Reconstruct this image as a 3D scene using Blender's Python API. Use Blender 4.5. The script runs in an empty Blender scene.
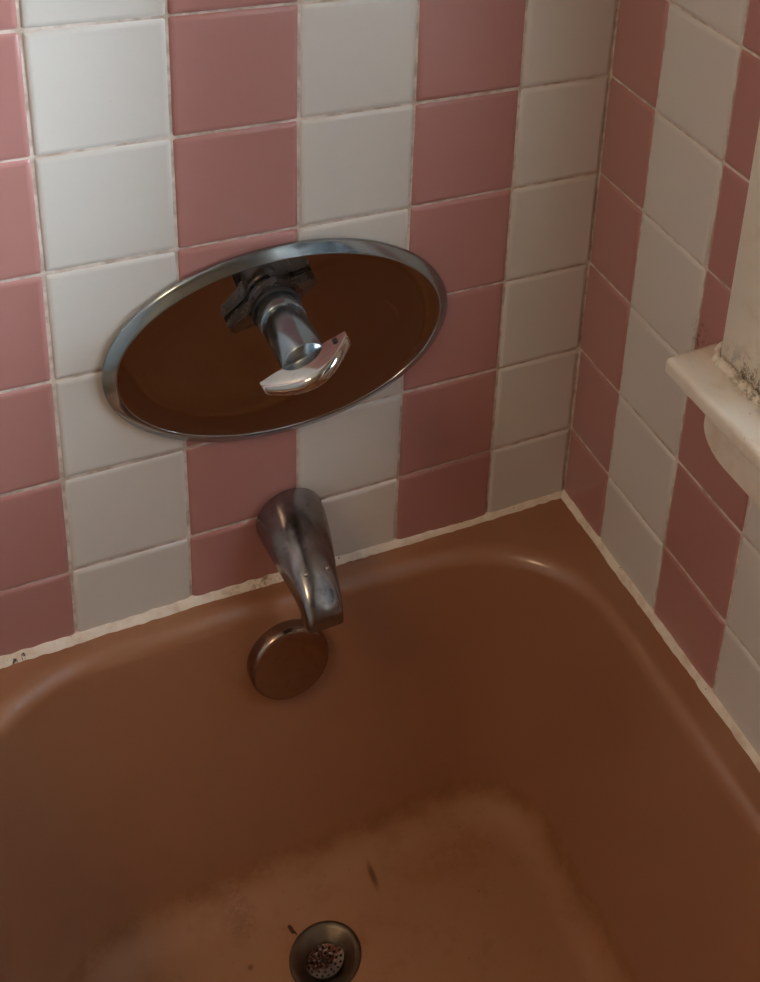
import bpy, bmesh, math, random
from mathutils import Vector, Matrix
random.seed(7)
S = 0.1085                       # one tile pitch in metres; shapes below are given in tile pitches
scene = bpy.context.scene
C = scene.collection

# ------------------------------------------------------------------ camera, world, light, exposure
cam_data = bpy.data.cameras.new('camera')
cam = bpy.data.objects.new('camera', cam_data); C.objects.link(cam)
right = Vector((0.8782, -0.4709, 0.0839)); down = Vector((-0.1236, -0.3929, -0.9112)); fwd = Vector((0.462, 0.7899, -0.4032))
M = Matrix((right, -down, -fwd)).transposed().to_4x4()
M.translation = Vector((-5.7486, -8.8189, 8.5438)) * S
cam.matrix_world = M
cam_data.sensor_fit = 'AUTO'; cam_data.sensor_width = 36
cam_data.lens = 1261.5 * 36 / 982
cam_data.shift_x = (380 - 553.25) / 982
cam_data.shift_y = (80.29 - 491) / 982
cam_data.clip_start = 0.01
scene.camera = cam

world = bpy.data.worlds.new('world'); scene.world = world; world.use_nodes = True
bg = world.node_tree.nodes['Background']; bg.inputs[0].default_value = (0.62, 0.8, 1.0, 1); bg.inputs[1].default_value = 3.0

ld = bpy.data.lights.new('window_daylight', 'AREA'); ld.shape = 'RECTANGLE'; ld.size = 3.4; ld.size_y = 1.4
ld.energy = 370; ld.color = (0.77, 0.90, 1.0)
lo = bpy.data.objects.new('window_daylight', ld); C.objects.link(lo)
lo.location = Vector((3.2, -15.2, 8.8)) * S
lo.rotation_euler = (math.radians(90), 0, math.radians(90)); # faces -x
lo.rotation_euler = (Vector((-1, 0.0, -0.10))).to_track_quat('-Z', 'Y').to_euler()

ll = bpy.data.lights.new('ceiling_lamp', 'AREA'); ll.shape = 'DISK'; ll.size = .5; ll.energy = 7.5; ll.color = (1.0, .66, .38)
lp = bpy.data.objects.new('ceiling_lamp', ll); C.objects.link(lp)      # the warm room lamp on the ceiling behind the camera
lp.location = Vector((-15.2, -9.0, 17.6)) * S

scene.view_settings.view_transform = 'Standard'; scene.view_settings.look = 'None'
scene.view_settings.gamma = 1; scene.view_settings.use_curve_mapping = False
scene.view_settings.exposure = 0.62
scene.cycles.use_denoising = True
scene.cycles.max_bounces = 10; scene.cycles.diffuse_bounces = 6; scene.cycles.glossy_bounces = 6
scene.cycles.sample_clamp_indirect = 4

# ------------------------------------------------------------------ material helpers
class N:
    def __init__(s, name):
        s.m = bpy.data.materials.new(name); s.m.use_nodes = True
        s.t = s.m.node_tree; s.b = s.t.nodes['Principled BSDF']; s.L = s.t.links
        s.geo = s.t.nodes.new('ShaderNodeNewGeometry').outputs['Position']
    def n(s, typ, **kw):
        x = s.t.nodes.new(typ)
        for k, v in kw.items(): setattr(x, k, v)
        return x
    def put(s, sock, v):
        if hasattr(v, 'is_linked') or isinstance(v, bpy.types.NodeSocket): s.L.new(v, sock)
        else: sock.default_value = v
    def noise(s, scale, detail=3, rough=.55, vec=None, stretch=None):
        x = s.n('ShaderNodeTexNoise'); x.inputs['Scale'].default_value = scale
        x.inputs['Detail'].default_value = detail; x.inputs['Roughness'].default_value = rough
        v = vec or s.geo
        if stretch:
            mp = s.n('ShaderNodeMapping'); mp.inputs['Scale'].default_value = stretch; s.L.new(v, mp.inputs[0]); v = mp.outputs[0]
        s.L.new(v, x.inputs['Vector']); return x.outputs['Fac']
    def ramp(s, f, a, b, lo=0., hi=1.):
        x = s.n('ShaderNodeMapRange', interpolation_type='SMOOTHSTEP')
        s.put(x.inputs[0], f); x.inputs[1].default_value = a; x.inputs[2].default_value = b
        x.inputs[3].default_value = lo; x.inputs[4].default_value = hi; return x.outputs[0]
    def math(s, op, a, b=0.):
        x = s.n('ShaderNodeMath', operation=op); s.put(x.inputs[0], a); s.put(x.inputs[1], b); return x.outputs[0]
    def mix(s, f, a, b, mode='MIX'):
        x = s.n('ShaderNodeMix', data_type='RGBA', blend_type=mode)
        s.put(x.inputs[0], f); s.put(x.inputs[6], a); s.put(x.inputs[7], b); return x.outputs[2]
    def spot(s, c, r, soft=.5):
        """1 inside an ellipsoid at c (tile units) of radii r, falling to 0 outside"""
        mp = s.n('ShaderNodeMapping', vector_type='POINT')
        mp.inputs['Scale'].default_value = [1/(S*q) for q in r]
        mp.inputs['Location'].default_value = [-c[i]/r[i] for i in range(3)]
        s.L.new(s.geo, mp.inputs[0])
        l = s.n('ShaderNodeVectorMath', operation='LENGTH'); s.L.new(mp.outputs[0], l.inputs[0])
        return s.ramp(l.outputs['Value'], 1.0, soft)
    def bump(s, h, strength=.3, dist=.001):
        x = s.n('ShaderNodeBump'); x.inputs['Strength'].default_value = strength; x.inputs['Distance'].default_value = dist
        s.put(x.inputs['Height'], h); s.L.new(x.outputs[0], s.b.inputs['Normal'])
    def set(s, **kw):
        for k, v in kw.items(): s.put(s.b.inputs[k.replace('_', ' ')], v)
        return s.m
def rgb(r, g, b): return (r, g, b, 1)

def tile_mat(name, c1, c2):
    a = N(name)
    oi = a.n('ShaderNodeObjectInfo').outputs['Random']
    base = a.mix(oi, c1, c2)
    base = a.mix(a.ramp(a.noise(6, 1), .3, .8, 0, .08), base, tuple(v*.82 for v in c1[:3])+(1,))
    dirt = a.math('MULTIPLY', a.ramp(a.noise(420, 2), .72, .76), a.ramp(a.noise(9, 2), .5, .7))
    base = a.mix(a.math('MULTIPLY', dirt, .35), base, rgb(.16, .09, .05))
    # dark mould where the sill meets the wall
    mould = a.math('MULTIPLY', a.spot((0, -1.83, 2.38), (.3, .16, .24), .2), a.ramp(a.noise(160, 4, .7), .5, .62))
    base = a.mix(a.math('MULTIPLY', mould, .8), base, rgb(.05, .035, .02))
    a.bump(a.noise(6, 0), .12, .001)
    return a.set(Base_Color=base, Roughness=.3, Coat_Weight=.4, Coat_Roughness=.08)
m_pink = tile_mat('pink_glazed_tile', rgb(.445, .215, .195), rgb(.425, .20, .182))
m_white = tile_mat('white_glazed_tile', rgb(.68, .66, .62), rgb(.65, .63, .585))

a = N('grout')
g = a.mix(a.ramp(a.noise(70, 4), .35, .7), rgb(.72, .64, .57), rgb(.46, .37, .30))
m_grout = a.set(Base_Color=g, Roughness=.9)

a = N('caulk')
stain = a.math('MULTIPLY', a.spot((-3.1, 0, -.85), (.75, .5, .5), .3), a.ramp(a.noise(90, 4, .7), .48, .62))
g = a.mix(a.ramp(a.noise(60, 4), .4, .75), rgb(.86, .78, .68), rgb(.70, .58, .46))
g = a.mix(a.math('MULTIPLY', stain, .8), g, rgb(.22, .11, .035))
speck = a.math('MAXIMUM', a.spot((-5.42, -.05, -.76), (.025, .3, .03), .6), a.spot((-5.35, -.05, -.74), (.02, .3, .03), .6))
speck = a.math('MULTIPLY', speck, a.ramp(a.noise(300, 2), .38, .5))
g = a.mix(a.math('MAXIMUM', speck, a.ramp(a.noise(190, 2), .74, .78)), g, rgb(.05, .03, .02))
a.bump(a.noise(160, 4), .7, .0015)
m_caulk = a.set(Base_Color=g, Roughness=.55)

a = N('peach_enamel')
g = a.mix(a.ramp(a.noise(7, 3), .35, .7), rgb(.34, .16, .085), rgb(.32, .148, .077))
flo = a.n('ShaderNodeSeparateXYZ'); a.L.new(a.geo, flo.inputs[0])
isfloor = a.ramp(flo.outputs['Z'], -3.35*S, -3.7*S)
grime = a.math('MULTIPLY', isfloor, a.ramp(a.noise(26, 6, .7), .50, .66))
g = a.mix(a.math('MULTIPLY', isfloor, .6), g, rgb(.38, .18, .075))  # brighter orange floor: bounced sunlight painted into the colour
g = a.mix(a.math('MULTIPLY', grime, .32), g, rgb(.25, .095, .03))
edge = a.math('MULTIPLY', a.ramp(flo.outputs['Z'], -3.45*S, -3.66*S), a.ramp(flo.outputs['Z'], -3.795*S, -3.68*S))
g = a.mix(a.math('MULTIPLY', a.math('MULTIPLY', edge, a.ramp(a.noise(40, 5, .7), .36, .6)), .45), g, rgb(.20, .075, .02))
def add(gc, c, r, amt, col, nz=90, soft=.2, lo=.4, hi=.55):
    f = a.math('MULTIPLY', a.math('MULTIPLY', a.spot(c, r, soft), a.ramp(a.noise(nz, 4, .7), lo, hi)), amt)
    return a.mix(f, gc, col)
brn = rgb(.13, .045, .015)
g = add(g, (-2.50, -1.15, -3.9), (.045, .2, .5), .85, brn, 60, .2, .3, .42)                 # upright streak behind the drain
g = add(g, (-3.8, -1.0, -3.9), (.22, .4, .5), .3, brn, 120)            # freckles left of the drain
g = add(g, (-3.82, -1.47, -3.9), (.04, .04, .5), .8, brn, 120, .2, .3, .4)
g = add(g, (-1.7, -1.3, -3.9), (.8, .4, .5), .3, rgb(.30, .085, .02), 70)
g = add(g, (-3.5, -.5, -1.5), (.55, .6, .6), .3, rgb(.30, .13, .03), 30)  # rust about the overflow
g = add(g, (-3.1, -.12, -.9), (.9, .16, .14), .7, rgb(.35, .19, .07), 80)
g = a.mix(a.math('MULTIPLY', a.math('MULTIPLY', isfloor, a.ramp(a.noise(210, 2), .73, .76)), .6), g, brn)
a.bump(a.noise(45, 4), .12, .001)
m_tub = a.set(Base_Color=g, Roughness=a.ramp(isfloor, 0, 1, .32, .62), Coat_Weight=a.ramp(isfloor, 0, 1, .38, .0), Coat_Roughness=.05)

def metal(name, col, r, spots=0.):
    a = N(name)
    b = a.mix(a.ramp(a.noise(120, 5, .7), .52, .68, 0, spots), col, rgb(.10, .08, .07))
    return a.set(Base_Color=b, Metallic=1., Roughness=a.ramp(a.noise(80, 4), .3, .7, r*.8, r*1.3))
m_chrome = metal('chrome', rgb(.62, .61, .60), .07, .15)
m_plate = metal('polished_plate', rgb(.36, .33, .31), .05, .0)
m_dull = metal('worn_chrome', rgb(.30, .29, .30), .2, .45)
m_cap = metal('tarnished_chrome', rgb(.36, .27, .23), .2, .25)
m_rim = metal('brushed_chrome', rgb(.40, .47, .52), .16, .1)
m_spin = metal('grey_chrome', rgb(.33, .41, .48), .2, .1)
m_levr = metal('dark_worn_chrome', rgb(.22, .21, .22), .25, .4)
m_drain = metal('tarnished_drain', rgb(.17, .135, .10), .4, .5)
a = N('rusted_strainer')
rst = a.math('MULTIPLY', a.spot((-3.18, -1.59, -3.95), (.3, .17, .4), .5), a.ramp(a.noise(300, 3), .3, .5))
m_strain = a.set(Base_Color=a.mix(rst, rgb(.38, .37, .37), rgb(.10, .035, .015)), Metallic=.8, Roughness=.35)
a = N('dark_pipe'); m_dark = a.set(Base_Color=a.mix(a.noise(200), rgb(.012, .01, .01), rgb(.03, .02, .015)), Roughness=.6)
a = N('black_rubber'); m_black = a.set(Base_Color=a.mix(a.noise(200), rgb(.01, .01, .012), rgb(.02, .02, .02)), Roughness=.4)
a = N('debris'); m_debris = a.set(Base_Color=a.mix(a.noise(300), rgb(.05, .02, .01), rgb(.10, .04, .02)), Roughness=.8)

a = N('cream_paint')
g = a.mix(a.ramp(a.noise(30, 5, .6), .4, .7), rgb(.80, .75, .65), rgb(.72, .63, .51))
mould = a.math('MULTIPLY', a.spot((-.12, -2.85, 2.55), (.2, .75, .34), .1), a.ramp(a.noise(110, 5, .75, stretch=(1, 1, .6)), .48, .56))
g = a.mix(a.math('MULTIPLY', mould, .9), g, rgb(.05, .04, .025))
g = a.mix(a.math('MULTIPLY', a.ramp(a.noise(240, 3), .68, .74), .3), g, rgb(.34, .20, .09))
a.bump(a.noise(90, 4), .5, .0012)
m_paint = a.set(Base_Color=g, Roughness=.4)

def plaster(name, c):
    a = N(name); a.bump(a.noise(60, 4), .2, .002)
    return a.set(Base_Color=a.mix(a.noise(5), c, tuple(v*.9 for v in c[:3])+(1,)), Roughness=.75)
m_wall = plaster('beige_painted_plaster', rgb(.36, .26, .165))
m_ceil = plaster('ceiling_paint', rgb(.48, .38, .28))
m_left = plaster('dark_taupe_paint', rgb(.15, .125, .105))
m_floor = plaster('floor_vinyl', rgb(.2, .13, .08))
a = N('window_glass'); t = a.n('ShaderNodeBsdfTransparent'); gl = a.n('ShaderNodeBsdfGlossy'); gl.inputs['Roughness'].default_value = .02
fr = a.n('ShaderNodeFresnel'); fr.inputs[0].default_value = 1.45
mx = a.n('ShaderNodeMixShader'); a.L.new(fr.outputs[0], mx.inputs[0]); a.L.new(t.outputs[0], mx.inputs[1]); a.L.new(gl.outputs[0], mx.inputs[2])
a.t.nodes.remove(a.b); a.L.new(mx.outputs[0], a.t.nodes['Material Output'].inputs[0]); m_glass = a.m

# ------------------------------------------------------------------ object helpers
def link(name, me, mat, parent=None, loc=(0, 0, 0)):
    o = bpy.data.objects.new(name, me); C.objects.link(o)
    if mat and not me.materials: me.materials.append(mat)
    if parent: o.parent = parent
    o.location = loc
    return o
def obj(name, bm, mat, parent=None, smooth=True, angle=None, org=(0, 0, 0)):
    """bm in tile units in the frame of the whole scene; org = the object's origin"""
    bmesh.ops.remove_doubles(bm, verts=bm.verts, dist=1e-5)
    bmesh.ops.recalc_face_normals(bm, faces=bm.faces)
    if angle is not None:
        for e in bm.edges:
            if len(e.link_faces) == 2 and e.calc_face_angle(0) > math.radians(angle): e.smooth = False
    for f in bm.faces: f.smooth = smooth
    o3 = Vector(org)
    for v in bm.verts: v.co = (v.co - o3) * S
    me = bpy.data.meshes.new(name); bm.to_mesh(me); bm.free()
    off = Vector(parent['_org']) if parent and '_org' in parent else Vector((0, 0, 0))
    o = link(name, me, mat, parent, (o3 - off) * S)
    o['_org'] = tuple(o3)
    return o
def thing(name, label, cat, org):
    o = bpy.data.objects.new(name, None); C.objects.link(o); o.location = Vector(org) * S
    o.empty_display_size = .03
    o['_org'] = tuple(org); o['label'] = label; o['category'] = cat
    return o
def box(bm, lo, hi, bev=0, seg=2):
    r = bmesh.ops.create_cube(bm, size=1)
    for v in r['verts']:
        v.co = Vector([(lo[i]+hi[i])/2 + v.co[i]*(hi[i]-lo[i]) for i in range(3)])
    if bev:
        es = {e for v in r['verts'] for e in v.link_edges}
        bmesh.ops.bevel(bm, geom=list(es), offset=bev, segments=seg, affect='EDGES', profile=.5)
    return bm
def rings(bm, rs, cap0=False, cap1=False, closed=True):
    vs = [[bm.verts.new(p) for p in r] for r in rs]
    n = len(vs[0])
    for a_, b_ in zip(vs, vs[1:]):
        for i in range(n if closed else n-1):
            j = (i+1) % n; bm.faces.new((a_[i], a_[j], b_[j], b_[i]))
    if cap0: bm.faces.new(vs[0])
    if cap1: bm.faces.new(vs[-1])
    return bm
def lathe(prof, c, ax, n=64, a_=1., b_=1., cap0=True, cap1=True):
    """prof: (radius, height along ax); a_, b_ stretch across"""
    ax = Vector(ax).normalized()
    u = Vector((1, 0, 0)); u = (u - ax*u.dot(ax)).normalized(); v = ax.cross(u)
    bm = bmesh.new()
    rs = [[Vector(c) + ax*h + u*(math.cos(2*math.pi*i/n)*r*a_) + v*(math.sin(2*math.pi*i/n)*r*b_) for i in range(n)] for r, h in prof]
    return rings(bm, rs, cap0, cap1)

# ------------------------------------------------------------------ setting: room shell
def struct(name, bm, mat, **k):
    o = obj(name, bm, mat, smooth=False, **k); o['kind'] = 'structure'; return o
XL, YF, ZB, ZT = -17., -21., -4.4, 18.
WY0, WY1, WZ0, WZ1 = -3.1, -12.0, 2.55, 13.5      # window opening in the right wall
wall_back = struct('wall_back', box(bmesh.new(), (XL, .02, ZB), (1.2, 1.2, ZT)), m_grout)
bm = bmesh.new()
ys = [.05, WY0, WY1, YF]; zs = [ZB, WZ0, WZ1, ZT]
# wall with an opening: front and back faces and the reveals
for x in (.02, 1.2):
    g_ = [[bm.verts.new((x, y, z)) for z in zs] for y in ys]
    for i in range(3):
        for j in range(3):
            if i == 1 and j == 1: continue
            bm.faces.new((g_[i][j], g_[i+1][j], g_[i+1][j+1], g_[i][j+1]))
def quad(*p): bm.faces.new([bm.verts.new(q) for q in p])
for (y0, z0, y1, z1) in ((WY0, WZ0, WY1, WZ0), (WY1, WZ0, WY1, WZ1), (WY1, WZ1, WY0, WZ1), (WY0, WZ1, WY0, WZ0),
                         (.05, ZB, YF, ZB), (YF, ZB, YF, ZT), (YF, ZT, .05, ZT), (.05, ZT, .05, ZB)):
    quad((.02, y0, z0), (.02, y1, z1), (1.2, y1, z1), (1.2, y0, z0))
wall_right = struct('wall_right', bm, m_grout)
struct('wall_left', box(bmesh.new(), (XL-1, YF, ZB), (XL, .05, ZT)), m_left)
struct('wall_front', box(bmesh.new(), (XL-1, YF-1, ZB), (1.2, YF, ZT)), m_wall)
struct('floor', box(bmesh.new(), (XL-1, YF-1, ZB-1), (1.2, 1.2, ZB)), m_floor)
struct('ceiling', box(bmesh.new(), (XL-1, YF-1, ZT), (1.2, 1.2, ZT+1)), m_ceil)
# plain painted wall beyond the tiled field
bm = box(bmesh.new(), (XL, -.02, ZB), (-10.02, .05, ZT)); o = obj('painted_plaster', bm, m_left, wall_back, smooth=False)
bm = box(bmesh.new(), (-.02, YF, ZB), (.05, -13.98, ZT)); o = obj('painted_plaster', bm, m_wall, wall_right, smooth=False)

# ------------------------------------------------------------------ tiles, each its own piece
G = .0075      # half joint
tile_cache = {}
def tile_mesh(w, h, mat, key):
    k = (round(w, 3), round(h, 3), mat.name)
    if k in tile_cache: return tile_cache[k]
    bm = bmesh.new()
    rs = []
    for ins, d in ((0, .05), (0, -.012), (.008, -.027), (.022, -.036), (.045, -.040)):
        x, z = w/2-G-ins, h/2-G-ins; c = .013 if ins < .03 else .008
        rs.append([(-x+c, d, -z), (x-c, d, -z), (x, d, -z+c), (x, d, z-c), (x-c, d, z), (-x+c, d, z), (-x, d, z-c), (-x, d, -z+c)])
    rings(bm, rs)
    f = bm.faces.new(list(bm.verts)[-8:])
    bmesh.ops.recalc_face_normals(bm, faces=bm.faces)
    for v in bm.verts: v.co *= S
    if f.normal.y > 0: bmesh.ops.reverse_faces(bm, faces=bm.faces)
    for q in bm.faces: q.smooth = q is not f
    me = bpy.data.meshes.new('tile'); bm.to_mesh(me); bm.free(); me.materials.append(mat)
    tile_cache[k] = me
    return me
def put_tile(wall, w, h, mat, c, rz):
    o = bpy.data.objects.new('tile', tile_mesh(w, h, mat, 0)); C.objects.link(o)
    o.parent = wall
    j = lambda s: random.gauss(0, s)
    o.location = Vector(c) * S + Vector((0, 0, j(.0002)))
    if rz: o.location.x += j(.00025)
    else: o.location.y += j(.00025)
    o.rotation_euler = (j(.0035), j(.0025), rz + j(.0035))
rows = [(-.87, 0)] + [(k, k+1) for k in range(0, 8)]
cols = [(-.904, 0.008)] + [(-.904-k-1, -.904-k) for k in range(0, 9)]
for i, (x0, x1) in enumerate(cols):
    for z0, z1 in rows:
        put_tile(wall_back, x1-x0, z1-z0, m_white if i % 2 == 0 else m_pink, ((x0+x1)/2, 0.04, (z0+z1)/2), 0)
# courses below the rim level, beside the bath
for i, (x0, x1) in enumerate(cols):
    if x1 < -6.85:
        for z0, z1 in ((-1.87, -.87), (-2.87, -1.87), (-3.87, -2.87), (-4.4, -3.87)):
            put_tile(wall_back, x1-x0, z1-z0, m_white if i % 2 == 0 else m_pink, ((x0+x1)/2, 0.04, (z0+z1)/2), 0)
cols_r = [(-.756, .012)] + [(-.756-k-1, -.756-k) for k in range(0, 13)]
for i, (y0, y1) in enumerate(cols_r):
    for z0, z1 in rows:
        mat = m_pink if i % 2 == 0 else m_white
        if y0 < -2.2:
            if i == 2 and z1 > 2.6:      # the tile column cut by the window casing
                put_tile(wall_right, .58, z1-z0, mat, (0.04, y1-.29, (z0+z1)/2), -math.pi/2); continue
            if z0 >= 2 and y1 > -12.9:
                if z0 > 2: continue
        put_tile(wall_right, y1-y0, z1-z0, mat, (0.04, (y0+y1)/2, (z0+z1)/2), -math.pi/2)

# ------------------------------------------------------------------ window beside the bath
win = bpy.data.objects.new('window_1', None); C.objects.link(win); win['kind'] = 'structure'
win.location = Vector((0, -7.5, 2.5)) * S; win['_org'] = (0, -7.5, 2.5)
def wpart(name, bm, mat=m_paint, smooth=True, angle=35):
    return obj(name, bm, mat, win, smooth=smooth, angle=angle)
# sill board with a rounded nose and horn
def outline(pts, z0, z1, bev):
    bm = bmesh.new()
    f = bm.faces.new([bm.verts.new((x, y, z0)) for x, y in pts])
    r = bmesh.ops.extrude_face_region(bm, geom=[f])
    for v in r['geom']:
        if isinstance(v, bmesh.types.BMVert): v.co.z = z1
    es = [e for e in bm.edges if abs(e.verts[0].co.z - e.verts[1].co.z) < 1e-6 and not (e.verts[0].co.x > 0 and e.verts[1].co.x > 0)]
    bmesh.ops.bevel(bm, geom=es, offset=bev, segments=4, affect='EDGES', profile=.5, clamp_overlap=True)
    return bm
sy0, sy1 = -2.10, -12.95
pts = [(-.02, sy0+.02)]
for k in range(7):
    t_ = k/6*math.pi/2; pts.append((-.50-.05*math.sin(t_), sy0-.05+.05*math.cos(t_)))
for k in range(7):
    t_ = k/6*math.pi/2; pts.append((-.43-.09*math.cos(t_), sy1+.09-.09*math.sin(t_)))
pts += [(-.02, sy1), (-.02, WY1+.02), (1.1, WY1+.02), (1.1, WY0-.02), (-.02, WY0-.02)]
wpart('sill', outline(pts, 2.345, 2.51, .055))
# apron under the sill: rounded lower corners
bm = bmesh.new()
ay0, ay1, az0, az1 = -2.20, -12.85, 1.57, 2.36
prof = [(ay0, az1)]
for k in range(9):
    t_ = k/8*math.pi/2; prof.append((ay0-.34+.34*math.cos(t_), az0+.22-.22*math.sin(t_)))
for k in range(9):
    t_ = k/8*math.pi/2; prof.append((ay1+.34-.34*math.sin(t_), az0+.22-.22*math.cos(t_)))
prof.append((ay1, az1))
rings(bm, [[(x, y0 + (.02 if y0 < -6 else -.02)*(x < -.13), z + .02*(x < -.13)) for y0, z in prof] for x in (-.005, -.10, -.135)], True, True)
wpart('apron', bm)
def casing(y0, y1, z0, z1):
    bm = box(bmesh.new(), (-.15, y1, z0), (-.005, y0, z1), .02, 2); return wpart('casing', bm)
casing(-2.29, WY0-.02, 2.51, WZ1+.85); casing(WY1+.02, -12.8, 2.51, WZ1+.85)
casing(WY0-.02, WY1+.02, WZ1-.02, WZ1+.85)
# inner jambs and sashes
for (y0, y1, z0, z1) in ((WY0, WY0-.1, WZ0, WZ1), (WY1+.1, WY1, WZ0, WZ1), (WY0, WY1, WZ1-.1, WZ1)):
    wpart('jamb', box(bmesh.new(), (-.0, y1, z0), (1.1, y0, z1)), smooth=False)
def sash(x, z0, z1):
    f = wpart('sash', bmesh_frame(x, z0, z1))
    gme = box(bmesh.new(), (x+.1, WY1+.35, z0+.25), (x+.13, WY0-.35, z1-.25))
    obj('pane', gme, m_glass, f, smooth=False)
def bmesh_frame(x, z0, z1):
    bm = bmesh.new(); a0, a1 = WY0-.1, WY1+.1
    for lo, hi in (((x, a1, z0), (x+.25, a0, z0+.3)), ((x, a1, z1-.3), (x+.25, a0, z1)), ((x, a1, z0+.3), (x+.25, a1+.3, z1-.3)), ((x, a0-.3, z0+.3), (x+.25, a0, z1-.3))):
        box(bm, lo, hi)
    return bm
sash(.45, WZ0, 8.1); sash(.72, 7.8, WZ1-.1)
# ragged bead of old filler between casing and sill
bm = bmesh.new()
rs = []
from mathutils import noise as mnoise
for k in range(90):
    y = -2.17 - k*.012
    w = .045*(1+.9*mnoise.noise(Vector((k*.35, 0, 3)))) + .012
    xc = -.16 if y < -2.3 else -.16+.14*min(1, (y+2.3)/.13)
    rs.append([(xc-w*math.sin(t*math.pi/5)*1.2, y + .01*mnoise.noise(Vector((k*.9, t, 1))), 2.505+w*1.1*math.cos(t*math.pi/5)*max(0, 1) if t < 4 else 2.50) for t in range(6)])
rings(bm, rs, True, True); wpart('filler_bead', bm, m_paint, angle=None)

# ------------------------------------------------------------------ caulk beads along the bath
def bead(name, p0, p1, out, seed, w0, w1, ztop=None):
    bm = bmesh.new(); p0, p1, out = Vector(p0), Vector(p1), Vector(out); rs = []
    n = 200
    for k in range(n+1):
        t = k/n; p = p0.lerp(p1, t); w = (w0*(1-t)+w1*t)
        L = (p1-p0).length*t
        wa = w*(1+.2*mnoise.noise(Vector((L*3, seed, 0))) + .22*mnoise.noise(Vector((L*11, seed, 5))))
        wb = w*(1+.2*mnoise.noise(Vector((L*3, seed, 9))) + .22*mnoise.noise(Vector((L*13, seed, 2))))
        rs.append([p + Vector((0, 0, wa)) - out*.02, p + Vector((0, 0, wa)) + out*.012, p + out*wb*.42 + Vector((0, 0, wa*.5)), p + out*wb + Vector((0, 0, .012)), p + out*wb + Vector((0, 0, -.04)), p - out*.02 + Vector((0, 0, -.04))])
    rings(bm, rs, True, True)
    return struct_s(name, bm, m_caulk)
def struct_s(name, bm, mat):
    o = obj(name, bm, mat, smooth=True); o['kind'] = 'structure'; return o
RZ = -.86
def rimz(x): return RZ + .10*max(0., min(1., (-x-1.2)/2.6))       # the rim rises a little towards the left
bm_pts = None
bead('trim_1', (-6.85, .0, -.77), (-3.6, .0, -.77), (0, -1, 0), 1.3, .075, .065)
bead('trim_2', (-3.6, .0, -.77), (-1.2, .0, RZ), (0, -1, 0), 2.1, .065, .05)
bead('trim_3', (-1.2, .0, RZ), (-.0, .0, RZ), (0, -1, 0), 4.2, .05, .05)
bead('trim_4', (-.0, -.0, RZ), (-.0, -13.9, RZ), (-1, 0, 0), 7.7, .055, .06)

# ------------------------------------------------------------------ bathtub
tub = thing('bathtub', 'old peach enamelled bathtub with stained floor, set against the striped tile walls', 'bathtub', (-3.4, -7, ZB))
def rrect(x0, x1, y0, y1, rbl, rbr, rfl, rfr, z, na=14, ns=14, zf=None):
    """x0<x1, y1 is the back (larger y). counter-clockwise from the back right corner"""
    out = []
    def arc(cx, cy, r, a0):
        for i in range(na+1):
            t = a0 + math.pi/2*i/na; out.append((cx+r*math.cos(t), cy+r*math.sin(t)))
    def line(p, q, n=ns):
        for i in range(1, n): out.append((p[0]+(q[0]-p[0])*i/n, p[1]+(q[1]-p[1])*i/n))
    arc(x1-rbr, y1-rbr, rbr, 0); line((x1-rbr, y1), (x0+rbl, y1))
    arc(x0+rbl, y1-rbl, rbl, math.pi/2); line((x0, y1-rbl), (x0, y0+rfl), 24)
    arc(x0+rfl, y0+rfl, rfl, math.pi); line((x0+rfl, y0), (x1-rfr, y0))
    arc(x1-rfr, y0+rfr, rfr, math.pi*1.5); line((x1, y0+rfr), (x1, y1-rbr), 24)
    return out
OX0, OX1, OY0, OY1 = -6.08, -.24, -13.1, -.13
bm = bmesh.new(); rs = []
def ring(x0, x1, y0, y1, r, z, lift=True):
    rs.append([Vector((x, y, z + (rimz(x)-RZ if lift else 0))) for x, y in rrect(x0, x1, y0, y1, *r, z)])
e = .04
ring(-6.8, -.005, -13.95, -.005, (.05,)*4, ZB, False)
ring(-6.8, -.005, -13.95, -.005, (.05,)*4, RZ-.25)
for k in range(1, 5):
    t_ = k/4*math.pi/2
    d = .16*(1-math.cos(t_)); ring(-6.8+d, -.005, -13.95+d, -.005, (.05,)*4, RZ-.16+.16*math.sin(t_)-(.0 if k < 4 else 0))
# profile of the basin wall: (inset u, z)
R1, PH, ZF, RF, U = .2, math.radians(79), -3.9, .45, 1.127
prof = [(-.03, RZ)]
for k in range(0, 11):
    t_ = PH*k/10; prof.append((R1*math.sin(t_), RZ-R1*(1-math.cos(t_))))
zs_, us_ = prof[-1][1], prof[-1][0]
ze, ue = ZF+RF*(1-math.sin(math.pi/2-0)*math.cos(PH)), U-RF*math.sin(PH)
for k in range(1, 15):
    t_ = k/15; prof.append((us_+(ue-us_)*t_ - .035*math.sin(math.pi*t_), zs_+(ze-zs_)*t_))
for k in range(0, 11):
    t_ = PH*(1-k/10); prof.append((U-RF*math.sin(t_), ZF+RF*(1-math.cos(t_))))
for (u, z) in prof:
    f = max(0, (RZ-z))/(RZ-ZF)
    q = u/U
    lx, rx, ba, fr_ = u*.66, u*.74, u*.92, u*1.8
    rb = 1.22 - .42*f; rl = 1.2 - .2*f
    slant = .07*(1-f)                # right end of the back lip stands a little further out
    pr = rrect(OX0+lx, OX1-rx, OY0+fr_, OY1-ba, rl, rb, 1.3, 1.3, z)
    rs.append([Vector((x, y - slant*max(0, min(1, (x+3.2)/2.0)), z + (rimz(x)-RZ)*(1-f))) for x, y in pr])
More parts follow.
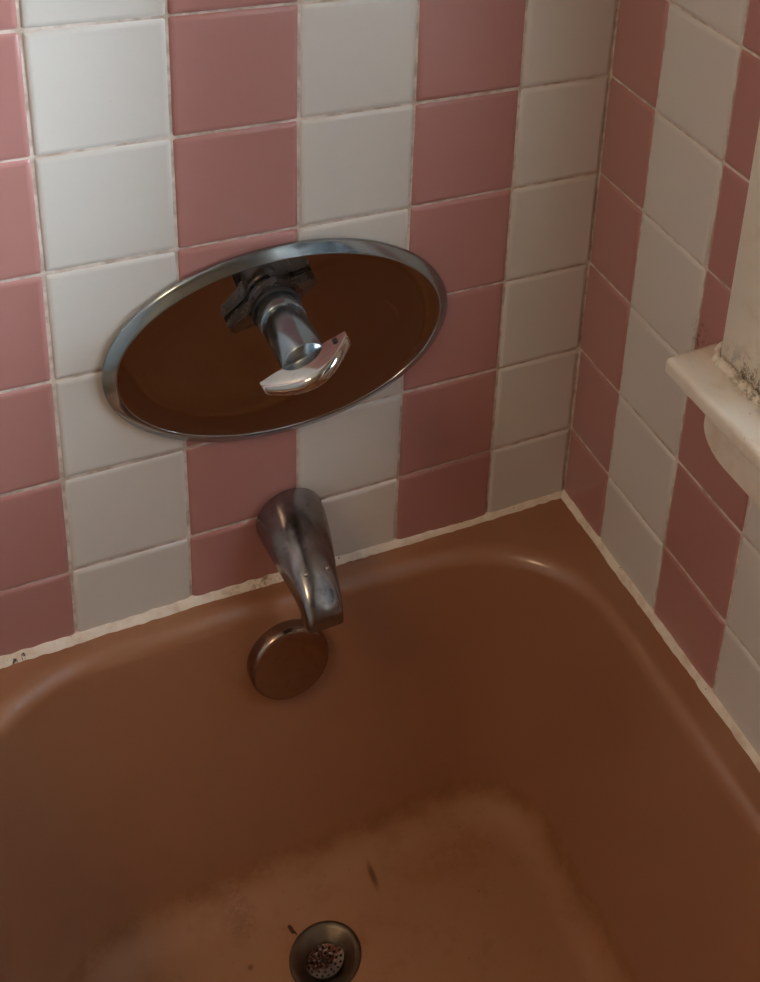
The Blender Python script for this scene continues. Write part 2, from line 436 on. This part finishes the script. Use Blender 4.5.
# floor: shrink towards the drain with a slight fall
DC = Vector((-3.165, -1.67, ZF-.05)); DR = .335
last = rs[-1]; nn = len(last)
inner = []
for k, p in enumerate(last):
    d_ = (p-DC); d_.z = 0; d_.normalize(); inner.append(Vector((DC.x+d_.x*DR*.93, DC.y+d_.y*DR*.93, DC.z)))
for t_ in (.12, .28, .5, .7, .85, .94, 1.):
    rs.append([Vector((p.x+(q.x-p.x)*t_, p.y+(q.y-p.y)*t_, ZF+(DC.z-ZF)*min(1, t_*1.05))) for p, q in zip(last, inner)])
rs.append([q+Vector((0, 0, -.5)) for q in inner])
rings(bm, rs)
shell = obj('tub_shell', bm, m_tub, tub, smooth=True, angle=50)

# drain: dished flange, perforated strainer, screw, pipe
fl = obj('drain_flange', lathe([(DR*.90, -.06), (DR, -.01), (DR*1.0, .012), (DR*.97, .026), (DR*.90, .026), (DR*.80, .008), (DR*.66, -.035), (DR*.56, -.06), (DR*.52, -.075), (DR*.52, -.12)], DC, (0, 0, 1), 64, cap0=False, cap1=False), m_drain, tub, org=DC)
fl['label'] = 'tarnished round drain flange'
SC = DC + Vector((0, .035, -.075)); SR = DR*.55
bm = bmesh.new()
def circ(cx, cy, r, n): 
    vs = [bm.verts.new((SC.x+cx+r*math.cos(2*math.pi*i/n), SC.y+cy+r*math.sin(2*math.pi*i/n), SC.z)) for i in range(n)]
    for i in range(n): bm.edges.new((vs[i], vs[(i+1) % n]))
circ(0, 0, SR, 40)
for r_, n_ in ((.38, 7), (.62, 12), (.85, 18)):
    for i in range(n_):
        t_ = 2*math.pi*i/n_ + r_*3; circ(SR*r_*math.cos(t_), SR*r_*math.sin(t_), .0135, 8)
bmesh.ops.triangle_fill(bm, edges=bm.edges[:], use_beauty=True)
r = bmesh.ops.extrude_face_region(bm, geom=bm.faces[:])
for v in r['geom']:
    if isinstance(v, bmesh.types.BMVert): v.co.z += .015
for v in bm.verts: v.co.z -= .05*(1 - ((v.co.xy-SC.xy).length/SR)**2)
st = obj('strainer', bm, m_strain, fl, smooth=False, org=SC); st['label'] = 'perforated strainer, rusty at the back'
obj('screw', lathe([(.03, -.06), (.036, -.05), (.036, -.035), (.02, -.026)], SC, (0, 0, 1), 16), m_dark, fl, org=SC)
obj('drain_pipe', lathe([(SR*1.02, -.02), (SR*1.02, -.6)], SC, (0, 0, 1), 32, cap0=False, cap1=True), m_dark, fl, org=SC)

# overflow cover: thick round cap on the sloping end of the basin
oc = Vector((-3.135, -.30, -1.40)); on = Vector((0, -math.cos(math.radians(10)), math.sin(math.radians(10))))
R_ = .375
ov = obj('overflow_cover', lathe([(R_*.92, -.12), (R_, -.06), (R_, .185), (R_*.99, .207), (R_*.965, .226), (R_*.93, .238), (R_*.885, .243), (R_*.5, .247), (R_*.1, .248)], oc, on, 72), m_cap, tub, org=oc)
ov['label'] = 'round metal overflow cover below the spout'

# ------------------------------------------------------------------ shower valve
vx, vz = -3.035, 1.935
valve = thing('shower_valve', 'chrome shower valve on a large oval mirror-polished cover plate on the tile wall', 'shower valve', (vx, -.04, vz))
def oval(prof, A=1.515, B=.972, n=128):
    """(inset, depth) rings of the plate, constant-width border"""
    bm = bmesh.new(); rs = []
    for ins, d in prof:
        rs.append([(vx+(A-ins)*math.cos(2*math.pi*i/n), -d, vz+(B-ins)*math.sin(2*math.pi*i/n)) for i in range(n)])
    return rings(bm, rs, True, True)
bm = oval([(.10, .05), (.104, .118), (.112, .114), (.5, .114)])
pl_ = obj('cover_plate', bm, m_plate, valve, smooth=True, angle=32, org=(vx, -.04, vz))
bm = bmesh.new()
rings(bm, [[(vx+(1.515-i_)*math.cos(2*math.pi*k/128), -d_, vz+(.972-i_)*math.sin(2*math.pi*k/128)) for k in range(128)]
    for i_, d_ in ((.06, .035), (.0, .035), (.0, .05), (.004, .062), (.012, .070), (.088, .116), (.096, .120), (.104, .121), (.110, .118), (.112, .112), (.06, .035))])
rim = obj('plate_rim', bm, m_rim, valve, smooth=True, angle=50, org=(vx, -.04, vz)); rim['label'] = 'sloping bright border of the oval plate'
hx, hz = -3.19, 2.46
H = lambda t: Vector((hx, -t, hz))
yax = (0, -1, 0)
hub = obj('hub', lathe([(.20, .12), (.20, .15), (.19, .17), (.185, .19), (.185, .28), (.18, .30)], H(0), yax, 48), m_levr, valve, org=H(.13))
def prism_xz(poly, y0, y1, bev=.02):
    """poly in (along, across) around the valve axis, turned 22 degrees"""
    ca, sa = math.cos(math.radians(24)), math.sin(math.radians(24))
    bm = bmesh.new()
    f = bm.faces.new([bm.verts.new((hx+a_*ca-b_*sa, -y0, hz+a_*sa+b_*ca)) for a_, b_ in poly])
    r = bmesh.ops.extrude_face_region(bm, geom=[f])
    for v in r['geom']:
        if isinstance(v, bmesh.types.BMVert): v.co.y = -y1
    bmesh.ops.bevel(bm, geom=bm.edges[:], offset=bev, segments=2, affect='EDGES', clamp_overlap=True)
    return bm
wing = [(-.40, -.055), (-.40, .055), (-.30, .075), (-.19, .11), (-.10, .16), (.10, .16), (.19, .11), (.30, .075), (.40, .055), (.40, -.055), (.30, -.075), (.19, -.11), (.10, -.16), (-.10, -.16), (-.19, -.11), (-.30, -.075)]
rear = obj('rear_lever', prism_xz([(p_, q_*.85) for p_, q_ in wing], .123, .25, .015), m_levr, valve, angle=35, org=H(.2)); rear['label'] = 'dark two-winged lever close to the plate'
sl = obj('sleeve', lathe([(.195, .25), (.195, .50), (.188, .515)], H(0), yax, 48), m_spin, valve, org=H(.3))
obj('seal_ring', lathe([(.20, .285), (.208, .295), (.208, .32), (.20, .33)], H(0), yax, 48), m_black, sl, org=H(.38))
sp = obj('spindle_cover', lathe([(.176, .51), (.183, .525), (.183, 1.06), (.175, 1.08)], H(0), yax, 48), m_spin, valve, org=H(.57))
# front lever: bow-shaped blade whose face bulges forward in the middle
bm = bmesh.new(); rs = []
ca, sa = math.cos(math.radians(24)), math.sin(math.radians(24))
nL = 28
for k in range(nL+1):
    t_ = -1+2*k/nL; a_ = .37*t_
    hh = .052 + .012*(math.cos(t_*math.pi/2))         # half height
    yb = 1.05; yf = 1.12 + .22*(math.cos(t_*math.pi/2))**.9
    sec = []
    for (b_, y_) in ((-hh, yb), (-hh, yf-.05), (-hh*.85, yf-.018), (-hh*.45, yf), (hh*.45, yf), (hh*.85, yf-.018), (hh, yf-.05), (hh, yb)):
        sec.append((hx+a_*ca-b_*sa, -y_, hz+a_*sa+b_*ca))
    rs.append(sec)
rings(bm, rs, True, True)
fl_ = obj('front_lever', bm, m_chrome, valve, angle=50, org=H(1.0)); fl_['label'] = 'bow-shaped bright chrome handle'
obj('dark_disc', lathe([(.022, 0), (.022, .012), (.014, .014)], (hx+.27*ca-.06*sa, -1.10, hz+.27*sa+.06*ca), (-sa, 0, ca), 16), m_dark, fl_, org=H(1.0))  # tiny dark disc on the upper side of the lever

# ------------------------------------------------------------------ tub spout
spx = -3.0
spout = thing('tub_spout', 'worn chrome tub spout curving down from the tile wall above the bath', 'spout', (spx, -.04, -.02))
bm = bmesh.new(); rs = []
def sec(c, tdir, w, h, p, n=40):
    """superellipse section: half width w, half height h, exponent p"""
    tdir = Vector(tdir).normalized(); xx = Vector((1, 0, 0)); up = xx.cross(tdir); 
    if up.z < 0 and abs(up.z) > .2: up = -up
    if abs(up.z) <= .2 and up.y > 0: up = -up
    out = []
    for i in range(n):
        t = 2*math.pi*i/n; cx, sx = math.cos(t), math.sin(t)
        out.append(Vector(c) + xx*(w*math.copysign(abs(cx)**(2/p), cx)) + up*(h*math.copysign(abs(sx)**(2/p), sx)))
    return out
path = [  # y, z of centre, direction (y,z), half width, half height, exponent
 (-.035, -.03, (-1, 0), .31, .31, 2), (-.06, -.03, (-1, 0), .315, .315, 2), (-.2, -.035, (-1, -.04), .305, .30, 2.05), (-.35, -.045, (-1, -.08), .285, .275, 2.15),
 (-.5, -.06, (-1, -.14), .262, .248, 2.3), (-.65, -.082, (-1, -.2), .235, .22, 2.5), (-.78, -.11, (-1, -.3), .21, .19, 2.8), (-.89, -.145, (-1, -.5), .19, .165, 3.2),
 (-.97, -.19, (-.9, -.9), .176, .15, 4), (-1.02, -.235, (-.45, -1), .168, .14, 5), (-1.04, -.28, (-.2, -1), .165, .13, 6), (-1.05, -.325, (-.12, -1), .163, .12, 7)]
for y, z, d, w, h, pp in path: rs.append(sec((spx - .02*(-y), y, z), (0, d[0], d[1]), w, h, pp))
y, z, d, w, h, pp = path[-1]
c0 = (spx-.02, y, z)
rs.append(sec(c0, (0, d[0], d[1]), w*.86, h*.84, pp)); 
rs.append(sec((spx-.02, y, z+.12), (0, d[0], d[1]), w*.82, h*.8, pp))
rings(bm, rs, True, True)
body = obj('spout_body', bm, m_dull, spout, smooth=True, angle=60, org=(spx, -.04, -.02))
for dx in (-.09, .10):
    obj('rivet', lathe([(.022, -.02), (.02, .008), (.010, .016)], (spx-.018+dx, -.86, .055), (0, -.45, 1), 14), m_chrome, spout, org=(spx-.018+dx, -.86, .055))

# wisp of debris at the drain edge
bm = bmesh.new(); rs = []
for k in range(14):
    t_ = k/13; c = Vector((-3.40+.05*t_, -1.27-.11*t_+.02*math.sin(9*t_), ZF-.02+.012*math.sin(3*t_)))
    w = .006+.012*math.sin(math.pi*min(1, t_*1.3))
    rs.append([c+Vector((w*math.cos(q*math.pi/3)*1.0, 0, w*math.sin(q*math.pi/3))) for q in range(6)])
rings(bm, rs, True, True)
hw = obj('debris_wisp', bm, m_debris, org=(-3.40, -1.36, ZF-.02)); hw['label'] = 'tiny dark wisp of hair lying at the left edge of the drain'; hw['category'] = 'hair'

for o in bpy.data.objects:
    if '_org' in o: del o['_org']
